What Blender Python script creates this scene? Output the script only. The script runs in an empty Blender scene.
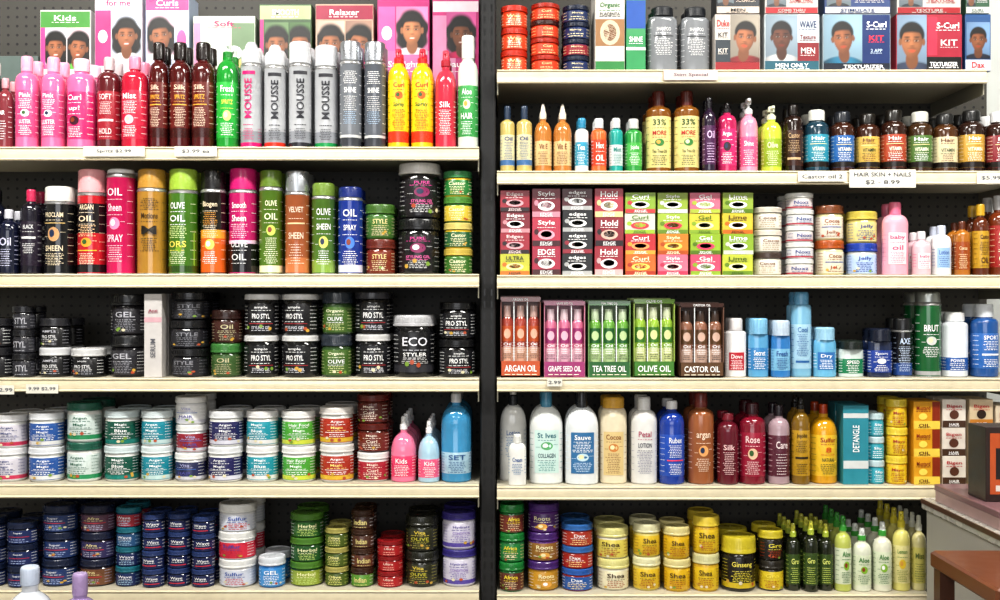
import bpy, math, random
random.seed(7)
S=0.0025; D=2.7; ZC=1.35; DC=0.06; SHD=0.34
scene=bpy.context.scene
KP=(D+DC)/D
# ---------------------------------------------------------------- materials
_m={}
def lin(h):
    h=h.lstrip('#'); o=[]
    for i in (0,2,4):
        c=int(h[i:i+2],16)/255
        o.append(c/12.92 if c<=.04045 else ((c+.055)/1.055)**2.4)
    return (*o,1)
KIND={'p':(.27,0,.1),'g':(.12,0,.5),'m':(.28,.75,0),'c':(.36,0,.1),'w':(.6,0,0),'i':(.3,0,0),'t':(.08,0,.3)}
def mat(h,k='p'):
    key=(h,k)
    if key in _m: return _m[key]
    m=bpy.data.materials.new('%s_%s'%({'p':'plastic','g':'glossy_plastic','m':'metal','c':'card','w':'paint','i':'ink','t':'clear_plastic'}[k],h.lstrip('#')))
    m.use_nodes=True; nt=m.node_tree; b=nt.nodes['Principled BSDF']
    r,me,co=KIND[k]; c=lin(h)
    tc=nt.nodes.new('ShaderNodeTexCoord'); nz=nt.nodes.new('ShaderNodeTexNoise')
    nz.inputs['Scale'].default_value=35 if k!='w' else 6
    nt.links.new(tc.outputs['Object'],nz.inputs['Vector'])
    mx=nt.nodes.new('ShaderNodeMix'); mx.data_type='RGBA'
    mx.inputs[6].default_value=tuple(x*.8 for x in c[:3])+(1,)
    mx.inputs[7].default_value=tuple(min(1,x*1.06) for x in c[:3])+(1,)
    nt.links.new(nz.outputs['Fac'],mx.inputs[0]); nt.links.new(mx.outputs[2],b.inputs['Base Color'])
    mr=nt.nodes.new('ShaderNodeMapRange'); mr.inputs[3].default_value=r*.8; mr.inputs[4].default_value=r*1.25
    nt.links.new(nz.outputs['Fac'],mr.inputs[0]); nt.links.new(mr.outputs[0],b.inputs['Roughness'])
    b.inputs['Metallic'].default_value=me; b.inputs['Coat Weight'].default_value=co; b.inputs['Coat Roughness'].default_value=.08
    if k=='t': b.inputs['Transmission Weight'].default_value=.45; b.inputs['IOR'].default_value=1.3
    _m[key]=m; return m
PRINT=bpy.data.materials.new('colour_print'); PRINT.use_nodes=True
_a=PRINT.node_tree.nodes.new('ShaderNodeAttribute'); _a.attribute_name='Col'
PRINT.node_tree.links.new(_a.outputs['Color'],PRINT.node_tree.nodes['Principled BSDF'].inputs['Base Color'])
PRINT.node_tree.nodes['Principled BSDF'].inputs['Roughness'].default_value=.35
def pegmat(h,hole):
    m=bpy.data.materials.new('pegboard'); m.use_nodes=True; nt=m.node_tree; b=nt.nodes['Principled BSDF']
    tc=nt.nodes.new('ShaderNodeTexCoord')
    sc=nt.nodes.new('ShaderNodeVectorMath'); sc.operation='SCALE'; sc.inputs['Scale'].default_value=1/0.0254
    fr=nt.nodes.new('ShaderNodeVectorMath'); fr.operation='FRACTION'
    sb=nt.nodes.new('ShaderNodeVectorMath'); sb.operation='SUBTRACT'; sb.inputs[1].default_value=(.5,0,.5)
    mu=nt.nodes.new('ShaderNodeVectorMath'); mu.operation='MULTIPLY'; mu.inputs[1].default_value=(1,0,1)
    ln=nt.nodes.new('ShaderNodeVectorMath'); ln.operation='LENGTH'
    lt=nt.nodes.new('ShaderNodeMath'); lt.operation='LESS_THAN'; lt.inputs[1].default_value=.15
    mx=nt.nodes.new('ShaderNodeMix'); mx.data_type='RGBA'; mx.inputs[6].default_value=lin(h); mx.inputs[7].default_value=lin(hole)
    L=nt.links.new
    L(tc.outputs['Object'],sc.inputs[0]);L(sc.outputs[0],fr.inputs[0]);L(fr.outputs[0],sb.inputs[0]);L(sb.outputs[0],mu.inputs[0])
    L(mu.outputs[0],ln.inputs[0]);L(ln.outputs['Value'],lt.inputs[0]);L(lt.outputs[0],mx.inputs[0]);L(mx.outputs[2],b.inputs['Base Color'])
    b.inputs['Roughness'].default_value=.6
    return m
# ---------------------------------------------------------------- text cache
_t={}
def tmesh(s):
    if s in _t: return _t[s]
    cu=bpy.data.curves.new('t','FONT'); cu.body=s; cu.resolution_u=2; cu.offset=.012
    o=bpy.data.objects.new('t',cu); scene.collection.objects.link(o)
    bpy.context.view_layer.update()
    me=bpy.data.meshes.new_from_object(o)
    vs=[(v.co.x,v.co.y) for v in me.vertices]; fs=[tuple(p.vertices) for p in me.polygons]
    bpy.data.objects.remove(o); bpy.data.curves.remove(cu); bpy.data.meshes.remove(me)
    xs=[v[0] for v in vs]; ys=[v[1] for v in vs]
    w=max(xs)-min(xs); h=max(ys)-min(ys); cx=(max(xs)+min(xs))/2; cy=(max(ys)+min(ys))/2
    _t[s]=([(x-cx,y-cy) for x,y in vs],fs,w,h); return _t[s]
def cyl(R,ky=1,cx=0,cy=0):
    def f(x,z,off):
        a=x/R; return (cx+(R+off)*math.sin(a),cy-(R*ky+off)*math.cos(a),z)
    f.R=R; return f
def flat(y):
    def f(x,z,off): return (x,y-off,z)
    f.R=None; return f
class B:
    def __init__(s): s.v=[];s.f=[];s.mi=[];s.ms=[];s.col={}
    def m(s,c,k='p'):
        mm=mat(c,k) if isinstance(c,str) else c
        if mm not in s.ms: s.ms.append(mm)
        return s.ms.index(mm)
    def face(s,idx,mi): s.f.append(idx); s.mi.append(mi)
    def lathe(s,prof,cx=0,cy=0,ky=1,n=26,k='p',z0=0):
        prev=None
        for i,p in enumerate(prof):
            r,z=p[0],p[1]+z0
            if r<1e-6:
                ring=[len(s.v)]; s.v.append((cx,cy,z))
            else:
                ring=list(range(len(s.v),len(s.v)+n))
                for j in range(n):
                    a=2*math.pi*j/n; s.v.append((cx+r*math.sin(a),cy-r*ky*math.cos(a),z))
            if prev is not None:
                mi=s.m(p[2],p[3] if len(p)>3 else k)
                if len(prev)==1 and len(ring)==1: pass
                elif len(prev)==1:
                    for j in range(n): s.face((prev[0],ring[(j+1)%n],ring[j]),mi)
                elif len(ring)==1:
                    for j in range(n): s.face((prev[j],prev[(j+1)%n],ring[0]),mi)
                else:
                    for j in range(n): s.face((prev[j],prev[(j+1)%n],ring[(j+1)%n],ring[j]),mi)
            prev=ring
    def box(s,x0,x1,y0,y1,z0,z1,c,k='p',bev=0):
        mi=s.m(c,k); b=len(s.v)
        if bev<=0:
            s.v+= [(x0,y0,z0),(x1,y0,z0),(x1,y1,z0),(x0,y1,z0),(x0,y0,z1),(x1,y0,z1),(x1,y1,z1),(x0,y1,z1)]
            for q in ((0,3,2,1),(4,5,6,7),(0,1,5,4),(1,2,6,5),(2,3,7,6),(3,0,4,7)): s.face(tuple(b+i for i in q),mi)
        else:
            e=bev
            def ring(i,z): return [(x0+i+e,y0+i,z),(x1-i-e,y0+i,z),(x1-i,y0+i+e,z),(x1-i,y1-i-e,z),(x1-i-e,y1-i,z),(x0+i+e,y1-i,z),(x0+i,y1-i-e,z),(x0+i,y0+i+e,z)]
            for i,z in ((e,z0),(0,z0+e),(0,z1-e),(e,z1)): s.v+=ring(i,z)
            s.face(tuple(b+7-j for j in range(8)),mi); s.face(tuple(b+24+j for j in range(8)),mi)
            for l in range(3):
                for j in range(8): s.face((b+l*8+j,b+l*8+(j+1)%8,b+l*8+8+(j+1)%8,b+l*8+8+j),mi)
    def rect(s,x0,x1,z0,z1,c,w,off=.0004,k='i'):
        mi=s.m(c,k); nx=1 if w.R is None else max(1,int(abs(x1-x0)/w.R/.22)+1)
        b=len(s.v)
        for i in range(nx+1):
            x=x0+(x1-x0)*i/nx; s.v.append(w(x,z0,off)); s.v.append(w(x,z1,off))
        for i in range(nx): s.face((b+2*i,b+2*i+2,b+2*i+3,b+2*i+1),mi)
    def dash(s,x0,x1,z,h,c,w):
        W=x1-x0; x=x0
        while x<x1-W*.04:
            L=W*random.uniform(.06,.2); e=min(x+L,x1); s.rect(x,e,z,z+h,c,w,.0008); x=e+W*.05
    def image(s,x0,x1,z0,z1,fn,w,off=.001,nx=40,nz=44):
        mi=s.m(PRINT); b=len(s.v)
        for j in range(nz+1):
            for i in range(nx+1):
                x=x0+(x1-x0)*i/nx; z=z0+(z1-z0)*j/nz
                s.col[len(s.v)]=fn(x,z); s.v.append(w(x,z,off))
        for j in range(nz):
            for i in range(nx):
                a=b+j*(nx+1)+i; s.face((a,a+1,a+nx+2,a+nx+1),mi)
    def poly(s,pts,c,w,off=.0005,k='i'):
        mi=s.m(c,k); b=len(s.v); n=len(pts)
        cx=sum(p[0] for p in pts)/n; cz=sum(p[1] for p in pts)/n
        s.v.append(w(cx,cz,off))
        for p in pts: s.v.append(w(p[0],p[1],off))
        for i in range(n): s.face((b,b+1+i,b+1+(i+1)%n),mi)
    def oval(s,x,z,rx,rz,c,w,off=.0005,n=16,k='i'):
        s.poly([(x+rx*math.cos(2*math.pi*i/n),z+rz*math.sin(2*math.pi*i/n)) for i in range(n)],c,w,off,k)
    def text(s,t,x,z,w_,h_,c,w,vert=False,off=None,st=1.7,k='i'):
        vs,fs,tw,th=tmesh(t)
        if vert: w_,h_=h_,w_
        sx=w_/tw; sz=h_/th
        sx=min(sx,sz*st); sz=min(sz,sx*st)
        if off is None:
            lw=(th*sz if vert else tw*sx/max(1,len(t)))
            off=.0009+(0 if w.R is None else lw*lw/(8*w.R))
        mi=s.m(c,k); b=len(s.v)
        for a,q in vs:
            a*=sx;q*=sz
            if vert: a,q=-q,a
            s.v.append(w(x+a,z+q,off))
        for f in fs: s.face(tuple(b+i for i in f),mi)
    def lines(s,ts,z0,z1,wid,c,w,x=0,st=1.7):
        if not ts: return
        wt=[(t[2] if isinstance(t,tuple) and len(t)>2 else 1) for t in ts]; tot=sum(wt); z=z1
        mh=.0013
        for t,q in zip(ts,wt):
            h=(z1-z0)*q/tot; tt,cc=(t[0],t[1]) if isinstance(t,tuple) else (t,c)
            if tt=='-': s.rect(x-wid*.5,x+wid*.5,z-h*.6,z-h*.4,cc,w,.0008)
            elif tt=='o':
                rx=min(wid*.26,h*.7); s.oval(x,z-h*.5,rx,h*.4,cc,w,.0008)
                s.oval(x-rx*.25,z-h*.45,rx*.45,h*.22,random.choice(('#e8e0b0','#8a3a20','#38602c','#d8a040','#f0f0f0','#203050')),w,.0012,10)
                s.dash(x+rx*1.1,x+wid*.5,z-h*.4,mh,c,w); s.dash(x-wid*.5,x-rx*1.1,z-h*.65,mh,c,w)
            elif tt=='..':
                n=max(2,min(7,int(h/.004)))
                for i in range(n):
                    e=wid*random.uniform(.26,.46); s.dash(x-e,x+e,z-h*(i+.75)/n,min(h/n*.36,.0016),cc,w)
            elif tt!='':
                s.text(tt,x,z-h*.46,wid*random.uniform(.66,.84),h*.5,cc,w,st=st)
                if h>.012: s.dash(x-wid*.4,x+wid*.4,z-h*.96,mh,cc,w)
            z-=h
        if w.R:
            for sg in (-1,1):
                xx=x+sg*w.R*1.15; n=max(2,min(7,int((z1-z0)/.007)))
                for i in range(n): s.dash(xx-w.R*.24,xx+w.R*.24,z0+(z1-z0)*(i+.5)/n,mh,c,w)
    def mesh(s,name):
        me=bpy.data.meshes.new(name); me.from_pydata(s.v,[],s.f)
        for m in s.ms: me.materials.append(m)
        me.polygons.foreach_set('material_index',s.mi)
        me.polygons.foreach_set('use_smooth',[True]*len(s.f))
        if s.col:
            at=me.color_attributes.new('Col','FLOAT_COLOR','POINT')
            fl=[]
            for i in range(len(s.v)): fl+=list(s.col.get(i,(1,1,1)))[:3]+[1]
            at.data.foreach_set('color',fl)
        me.update(); me.set_sharp_from_angle(angle=math.radians(32)); return me
def obj(name,me,loc=(0,0,0),rz=0):
    o=bpy.data.objects.new(name,me); o.location=loc; o.rotation_euler=(0,0,rz); scene.collection.objects.link(o); return o
# ---------------------------------------------------------------- printed portrait (photo print on a carton)
def sms(a,b,x):
    t=min(1,max(0,(x-a)/(b-a))); return t*t*(3-2*t)
def facefn(cx,cz,s,skin='#8a5a3c',hair='#0d0a09',shirt='#222831',bg='#8898a8',long_=False,tilt=0):
    SK,HA,SH,BG=[lin(h)[:3] for h in (skin,hair,shirt,bg)]
    WH=(.8,.76,.72); LP=tuple(a*b for a,b in zip(SK,(1.25,.6,.6)))
    def mixc(a,b,t): return tuple(p+(q-p)*t for p,q in zip(a,b))
    def el(u,v,a,b,ru,rv,e=.12): return 1-sms(1-e,1+e,math.hypot((u-a)/ru,(v-b)/rv))
    ct,stt=math.cos(tilt),math.sin(tilt)
    def f(x,z):
        u0=(x-cx)/s*2; v0=(z-cz)/s*2
        c=tuple(k*(.7+.5*math.exp(-((u0-.5)**2+(v0-.5)**2))) for k in BG)
        u=u0*ct-v0*stt; v=u0*stt+v0*ct
        if long_:
            st=.7+2.2*max(0,math.sin(u*19+v*4))**4
            c=mixc(c,tuple(k*st+.006 for k in HA),el(u,v,0,-.05,.66+.05*math.sin(v*9),.9,.1))
        c=mixc(c,tuple(k*(.6+.45*math.cos(u*3)) for k in SH),el(u0,v0,0,-1.3,1.0,.62,.05))
        c=mixc(c,tuple(k*.5 for k in SK),el(u,v,.0,-.62,.22,.34,.1))
        c=mixc(c,HA,el(u,v,0,.24,.44,.48,.08))
        for q in (-1,1): c=mixc(c,tuple(k*.6 for k in SK),el(u,v,q*.41,-.0,.06,.13,.2))
        sh=.32+.75*math.exp(-((u+.13)**2*7+(v-.12)**2*2.4))+.2*math.exp(-((u-.2)**2*60+(v+.1)**2*40))+.25*math.exp(-((u+.03)**2*200+(v+.02)**2*12))
        fm=el(u,v,0,-.04,.37-.05*sms(0,-.5,v),.55,.05); c=mixc(c,tuple(min(1,k*sh) for k in SK),fm)
        hl=.34-.35*u*u; c=mixc(c,tuple(k*1.3+.004 for k in HA),sms(hl-.04,hl+.05,v)*el(u,v,0,.1,.45,.58,.06))
        for q in (-1,1):
            c=mixc(c,HA,.85*el(u,v,q*.17,.16,.11,.026,.5)); c=mixc(c,tuple(k*.35 for k in SK),.7*el(u,v,q*.16,.06,.12,.07,.6))
            c=mixc(c,WH,.3*el(u,v,q*.16,.05,.07,.025,.4)); c=mixc(c,(.01,.006,.004),el(u,v,q*.16,.05,.04,.03,.4))
        c=mixc(c,tuple(k*.35 for k in SK),.7*el(u,v,.0,-.15,.09,.03,.6)); c=mixc(c,LP,el(u,v,0,-.31,.13,.05,.3))
        if long_: c=mixc(c,WH,el(u,v,0,-.3,.09,.02,.4))
        else: c=mixc(c,HA,.4*el(u,v,0,-.23,.14,.025,.6))
        return c
    return f
# ---------------------------------------------------------------- products
def jar(R,H,lid='#111111',body='#222222',label=None,txt=(),tc='#ffffff',acc=None,lidf=.27,k='g'):
    b=B(); hl=H*lidf; hb=H-hl; r=R*.955; L=label or body
    P=[(0,.001,body),(r*.88,.001,body),(r*.9,0,body),(r*.985,.004,body),(r,hb*.08,body)]
    if acc: P+=[(r,hb*.1,L,'p'),(r,hb*.24,acc,'p')]
    P+=[(r,hb*.88,L,'p'),(r*.985,hb*.9,body),(r*.95,hb*.97,body),(r*.9,hb,body),
        (R*.97,hb,lid,'p'),(R,hb+.001,lid,'p'),(R,hb+hl*.2,lid,'p'),(R*.975,hb+hl*.26,lid,'p'),(R*.975,hb+hl*.86,lid,'p'),(R*.94,H-.0008,lid,'p'),(R*.88,H,lid,'p'),(R*.84,H-.0015,lid,'p'),(0,H-.0015,lid,'p')]
    b.lathe(P,k=k); w=cyl(r)
    b.lines(txt,hb*(.26 if acc else .13),hb*.86,r*1.5,tc,w)
    if hb>.045:
        for i in range(3): b.oval(r*random.uniform(-.9,.9),hb*random.uniform(.14,.3),r*.11,hb*.05,random.choice(('#c8a040','#7a9c3c','#b05030','#d8d0b0')),w,.0011,8)
    wl=cyl(R*.975); n=40
    for i in range(n):
        a=2*math.pi*i/n*R*.975; b.rect(a-R*.03,a+R*.03,hb+hl*.3,hb+hl*.8,lid,wl,.0007,'p')
    return b
def can(R,H,body='#888888',cap='#111111',bands=(),txt=(),tc='#ffffff',vert=None,capf=.2,dome=False,k='g',capk='p',rim='#b8b8b8',vc=None,swoosh=None):
    b=B(); hb=H*(1-capf)
    P=[(0,.002,rim,'m'),(R*.9,.002,rim,'m'),(R*.97,0,rim,'m'),(R*.985,.003,rim,'m'),(R*.97,.005,body)]
    z=.005
    for f,c in bands: P+=[(R*.97,z+.0001,c),(R*.97,hb*f,c)]; z=hb*f
    P+=[(R*.97,z+.0001,body),(R*.97,hb*.955,body),(R*.99,hb*.96,rim,'m'),(R*.99,hb*.97,rim,'m'),(R*.9,hb*.995,rim,'m'),(R*.86,hb,rim,'m')]
    if dome: P+=[(R*.9,hb,cap,capk),(R*.9,hb+(H-hb)*.5,cap,capk),(R*.8,hb+(H-hb)*.62,cap,capk),(R*.62,hb+(H-hb)*.68,cap,capk),(R*.5,H-.006,cap,capk),(R*.36,H,cap,capk),(0,H,cap,capk)]
    else: P+=[(R*.93,hb,cap,capk),(R*.92,H-.006,cap,capk),(R*.88,H-.002,cap,capk),(R*.78,H,cap,capk),(0,H,cap,capk)]
    b.lathe(P,k=k); w=cyl(R*.97)
    if swoosh:
        b.poly([(-R*1.1,hb*.1),(R*1.2,hb*.1),(R*1.2,hb*.5),(R*.5,hb*.36),(0,hb*.32),(-R*.6,hb*.2)],swoosh,w,.0012)
    if vert:
        b.text(vert,0,hb*.58,R*.62,hb*.46,vc or tc,w,vert=True); b.lines(['..'],hb*.1,hb*.24,R*1.2,vc or tc,w)
        b.rect(-R*.6,R*.6,hb*.86,hb*.9,vc or tc,w,.0008); b.dash(-R*.5,R*.5,hb*.27,.002,vc or tc,w)
    b.lines(txt,hb*.12,hb*.88,R*1.45,tc,w)
    return b
def bottle(R,H,body='#ffffff',cap='#111111',label=None,lab=(.1,.62),txt=(),tc='#222222',sh=.66,neck=.4,capf=.14,capr=.44,ky=1.0,k='g',head=None,acc=None,hc=None,labw=None):
    b=B(); hc=hc or cap; zc=H*(1-capf); zs=H*sh; L=label or body
    rn=R*neck
    P=[(0,.0015,body),(R*.84,.0015,body),(R*.9,0,body),(R*.985,H*.012,body),(R,H*.03,body)]
    if label and not labw: P+=[(R,H*lab[0],body),(R*1.002,H*lab[0]+.0003,L,'p'),]+([(R*1.002,H*(lab[0]+(lab[1]-lab[0])*.18),acc,'p')] if acc else [])+[(R*1.002,H*lab[1],L,'p'),(R,H*lab[1]+.0003,body)]
    P+=[(R,zs,body)]
    for i in range(1,6):
        a=i/6*math.pi/2; P.append((rn+(R-rn)*math.cos(a),zs+(zc-zs)*.8*math.sin(a),body))
    P+=[(rn,zs+(zc-zs)*.85,body),(rn,zc,body)]
    cr=R*capr
    if ky<1: b.lathe(P[:-1],k=k,ky=ky)
    else: b.lathe(P,k=k)
    CP=[(0,zc-(zc-zs)*.2,cap)]+[(cr,zc-(zc-zs)*.2 if ky<1 else zc,cap)]
    if head=='pump':
        CP+=[(cr,zc+.01,cap),(cr*.6,zc+.014,cap),(cr*.3,zc+.015,hc),(cr*.3,H-.014,hc),(cr*.75,H-.014,hc),(cr*.75,H-.003,hc),(cr*.6,H,hc),(0,H,hc)]
        b.lathe(CP); b.box(-.004,.004,-cr*3.0,-cr*.4,H-.010,H-.003,hc,bev=.001)
    elif head=='spray':
        CP+=[(cr,zc+H*capf*.35,cap),(cr*.85,zc+H*capf*.4,cap),(cr*.7,zc+H*capf*.45,hc),(cr*.66,H-.003,hc),(cr*.5,H,hc),(0,H,hc)]
        b.lathe(CP); b.box(-.003,.003,-cr*1.2,-cr*.5,H-.012,H-.006,hc,bev=.0008)
    elif head=='point':
        CP+=[(cr,zc+H*capf*.35,cap),(cr*.8,zc+H*capf*.45,cap),(cr*.35,H-.002,hc),(cr*.2,H,hc),(0,H,hc)]
        b.lathe(CP)
    else:
        CP+=[(cr,H-.004,cap),(cr*.92,H-.001,cap),(cr*.85,H,cap),(0,H,cap)]
        b.lathe(CP); wl=cyl(cr)
        for i in range(18):
            a=2*math.pi*i/18*cr; b.rect(a-cr*.06,a+cr*.06,zc+.001,H-.005,cap,wl,.0006,'p')
    w=cyl(R*1.002,ky)
    if labw: b.rect(-R*labw,R*labw,H*lab[0],H*lab[1],L,w,.0006)
    lo=lab[0]+(lab[1]-lab[0])*(.2 if acc else .04)
    b.lines(txt,H*lo,H*lab[1]*.99,R*1.4,tc,w)
    return b
def box(R,H,col='#ffffff',dep=.06,rects=(),txts=(),faces=(),ovals=(),k='c',topc=None):
    b=B(); b.box(-R,R,-dep/2,dep/2,0,H,col,k,bev=.0008); w=flat(-dep/2); W=2*R
    X=lambda u:-R+u*W
    for i,(u0,v0,u1,v1,c) in enumerate(rects): b.rect(X(max(u0,.01)),X(min(.99,u1)),max(.01,v0)*H,min(.99,v1)*H,c,w,.0003+.0001*i)
    for u,v,ru,rv,c in ovals: b.oval(X(u),v*H,ru*W,rv*H,c,w,.0009)
    for u0,v0,u1,v1,kw in faces:
        s=(v1-v0)*H; b.image(X(u0),X(u1),v0*H,v1*H,facefn(X((u0+u1)/2),(v0+.5*(v1-v0))*H,s*1.04,**kw),w)
    for t in txts:
        b.text(t[0],X(t[1]),t[2]*H,t[3]*W*.85,t[4]*H*.75,t[5],w,vert=len(t)>6,off=.0016)
        if len(t)<=6: b.dash(X(max(.04,t[1]-t[3]*.45)),X(min(.96,t[1]+t[3]*.45)),(t[2]-t[4]*.62)*H,.0015,t[5],w)
    b.box(-R*.98,R*.98,-.0006,.0006,H-.0002,H+.0004,topc or col,k)
    return b
def tray(R,H,col='#b5403a',lab='#e87030',txt='OIL',bc='#d05a60',bc2='#ffffff',n=3,cap='#ffffff',inn=None):
    b=B(); dep=.07; W=2*R
    b.box(-R,R,dep/2-.003,dep/2,0,H,inn or col,'c')
    b.box(-R,R,-dep/2,dep/2,0,.004,col,'c'); b.box(-R,R,-dep/2,-dep/2+.003,0,H*.2,lab,'c')
    b.box(-R,-R+.002,-dep/2,dep/2,0,H*.95,inn or col,'c'); b.box(R-.002,R,-dep/2,dep/2,0,H*.95,inn or col,'c')
    b.box(-R,R,-dep/2+.002,dep/2-.003,H*.95,H*.97,'#c8c8c4','g'); b.box(-R,R,-dep/2,-dep/2+.003,H*.93,H*.985,col,'g')
    b.text(txt,0,H*.11,W*.8,H*.08,'#ffffff',flat(-dep/2),off=.001); b.text(txt,0,H*.957,W*.4,H*.03,'#ffffff',flat(-dep/2),off=.001)
    b.dash(-W*.4,W*.4,H*.03,.002,'#f0e8d0',flat(-dep/2))
    r=W/n*.47; ky=.8
    for row in (0,1):
      for i in range(n):
        cx=-R+W*(i+.5)/n; cy=-dep/2+.006+r*ky+row*(2*r*ky+.002)
        if cy+r*ky>dep/2-.003: continue
        h=H*.88
        b.lathe([(0,.005,bc),(r*.95,.005,bc),(r,.01,bc),(r,h*.42,bc2),(r,h*.74,bc),(r*.9,h*.8,bc),(r*.6,h*.84,bc),(r*.62,h*.85,cap),(r*.6,h,cap),(0,h,cap)],cx,cy,n=16,k='g',ky=ky)
        w=cyl(r,ky,cx,cy)
        if row==0:
            b.rect(-r*.9,r*.9,h*.5,h*.72,lab,w,.0005); b.oval(0,h*.61,r*.55,h*.07,bc2,w,.0012,12); b.lines([('Oil','#ffffff'),('..','#ffffff'),('..','#303030')],h*.26,h*.5,r*1.5,'#ffffff',w)
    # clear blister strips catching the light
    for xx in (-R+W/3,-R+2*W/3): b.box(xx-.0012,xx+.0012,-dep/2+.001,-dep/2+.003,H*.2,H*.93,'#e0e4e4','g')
    return b
# ---------------------------------------------------------------- placement
def Z(py): return ZC+(300-py)*S
CYC={'lid','body','label','col','acc'}
def lev(a,v,i):
    if not isinstance(v,list): return v
    if a in CYC or (a in ('rects','txts','ovals') and v and isinstance(v[0],list)): return v[i%len(v)]
    return v
def put(row,name,fn,x0,x1,yt,n=1,back=1,d0=.014,by=None,jit=True,rot=.22,dc=DC,**kw):
    KP=(D+dc)/D
    R=(x1-x0)*S*KP/2*.965; cx=((x0+x1)/2-500)*S*KP
    zb=Z(row) if by is None else ZC+(300-by)*S*KP
    H=(ZC+(300-yt)*S*KP-zb)/n
    isb=fn in (box,tray)
    dp=(kw.get('dep',.06) if fn is box else .07 if fn is tray else 2*R*kw.get('ky',1.0))
    jy=random.uniform(0,.014) if jit else 0
    for i in range(n):
        kk={a:lev(a,v,i) for a,v in kw.items()}
        me=fn(R,H,**kk).mesh(name)
        lx=random.uniform(-1,1)*R*.03; ly=random.uniform(0,.003) if (jit and i) else 0
        for q in range(back+1):
            y=d0+dp/2+jy+ly+q*(dp+.006)
            if y+dp/2>SHD-.01: break
            if isb: rz=random.uniform(-.012,.012) if jit else 0
            else: rz=random.uniform(-rot,rot) if kw.get('ky',1)==1 else random.uniform(-.05,.05)
            obj(name,me,(cx+lx,y,zb+i*H),rz)
# ======================= LEFT BAY =======================
r=147
put(r,'hair_lotion_bottle',bottle,-18,0,60,body='#3a3030',cap='#e8e0e0')
put(r,'hair_lotion_bottle',bottle,1,17,80,body='#7a3038',cap='#d8a0a8',txt=['HAIR','..'],tc='#ffffff')
for a,bb,t in ((18,41,58),(42,66,58)):
    put(r,'hair_lotion_bottle',bottle,a,bb,t,body='#e86a98',cap='#f0a4bf',sh=.72,neck=.5,capf=.16,capr=.5,txt=['Pink','..',('o','#ffffff'),'LUSTER','..'],tc='#ffffff',label='#d04c80',lab=(.12,.62))
put(r,'hair_lotion_bottle',bottle,68,97,60,body='#e86898',cap='#f0c8d8',sh=.74,neck=.5,capr=.55,label='#cc2c6c',txt=['Curl','up!',('o','#40152a'),'..'],tc='#ffffff')
put(r,'spritz_bottle',bottle,98,122,58,body='#5a1a20',cap='#c9b9bd',sh=.74,label='#98202f',txt=['SOFT','..','-','HOLD'],tc='#f4dada')
put(r,'spritz_bottle',bottle,123,150,58,body='#b01a36',cap='#e88aa5',sh=.74,label='#c02040',txt=['Mist','..',('o','#f5c0d0'),'..'],tc='#ffffff')
for a,bb in ((151,170),(171,192),(193,216)):
    put(r,'spritz_bottle',bottle,a,bb,44,body='#4a1010',cap='#1c1210',sh=.7,neck=.5,capf=.16,capr=.62,hc='#2a0d0a',label='#601812',txt=['Silk',('SPRITZ','#e8b040'),('-','#e8b040',.5),'..','..'],tc='#f0d8c0',acc='#3a0d0a')
put(r,'spritz_bottle',bottle,217,240,44,body='#1a8a2e',cap='#147a26',sh=.68,head='spray',hc='#c8d8c8',neck=.45,label='#26a53c',txt=['Fresh',('SPRITZ','#e8f060'),('o','#c8f080'),'..'],tc='#ffffff')
for i,(a,bb) in enumerate(((241,264),(265,288),(289,313),(314,339))):
    c=('#c8186a','#c8301e','#2a2a30','#1c8a4a')[i]
    put(r,'mousse_can',can,a,bb,44+i%2*3,body='#b4b6ba',cap='#c8c9cc',bands=[(.07,c),(.2,'#90939a')],vert='MOUSSE',vc='#2a2a30' if i%2 else c,k='g',capf=.2,dome=(i<2))
for a,bb,c in ((340,363,'#787c83'),(364,387,'#5f636b')):
    put(r,'shine_spray_can',can,a,bb,44,body=c,cap='#a9acb2',bands=[(.12,'#3d4046'),(.15,'#d0d0d0')],txt=['..',('SHINE','#ffffff'),('..','#d8d8d8'),('..','#a8c0d8'),''],capf=.18,capk='m')
for a,bb in ((388,410),(411,434)):
    put(r,'curl_spray_bottle',bottle,a,bb,50,body='#e8b81a',cap='#c8201c',sh=.7,neck=.5,capf=.15,head='spray',hc='#c8203a',label='#ecc61e',txt=[('Curl','#c01818'),('o','#e8601c'),('Spray','#176a30'),('..','#803010'),('..','#c01818')],acc='#d03a18',lab=(.06,.68))
put(r,'detangler_bottle',bottle,435,457,52,body='#c83248',cap='#a81c30',sh=.62,neck=.35,capf=.16,head='spray',hc='#d83a50',txt=[('Silk','#ffffff'),'..','..'],tc='#ffffff',lab=(.12,.5))
put(r,'shampoo_bottle',bottle,458,479,38,body='#d6dcd2',cap='#e8e8e2',sh=.66,capf=.2,neck=.55,capr=.62,label='#3f9c50',lab=(.1,.55),txt=['Aloe',('o','#d8f0c0'),'HAIR','..'],tc='#ffffff')
def kd(u0,v0,u1,v1,sh='#e87aa8',sk='#9a6242',bg='#e8b8cc',**k): return (u0,v0,u1,v1,dict(skin=sk,shirt=sh,bg=bg,long_=True,**k))
put(r,'hair_relaxer_kit_box',box,-10,38,56,back=0,d0=.2,dep=.09,col='#5c6a66',jit=False,dc=.2)
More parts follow.
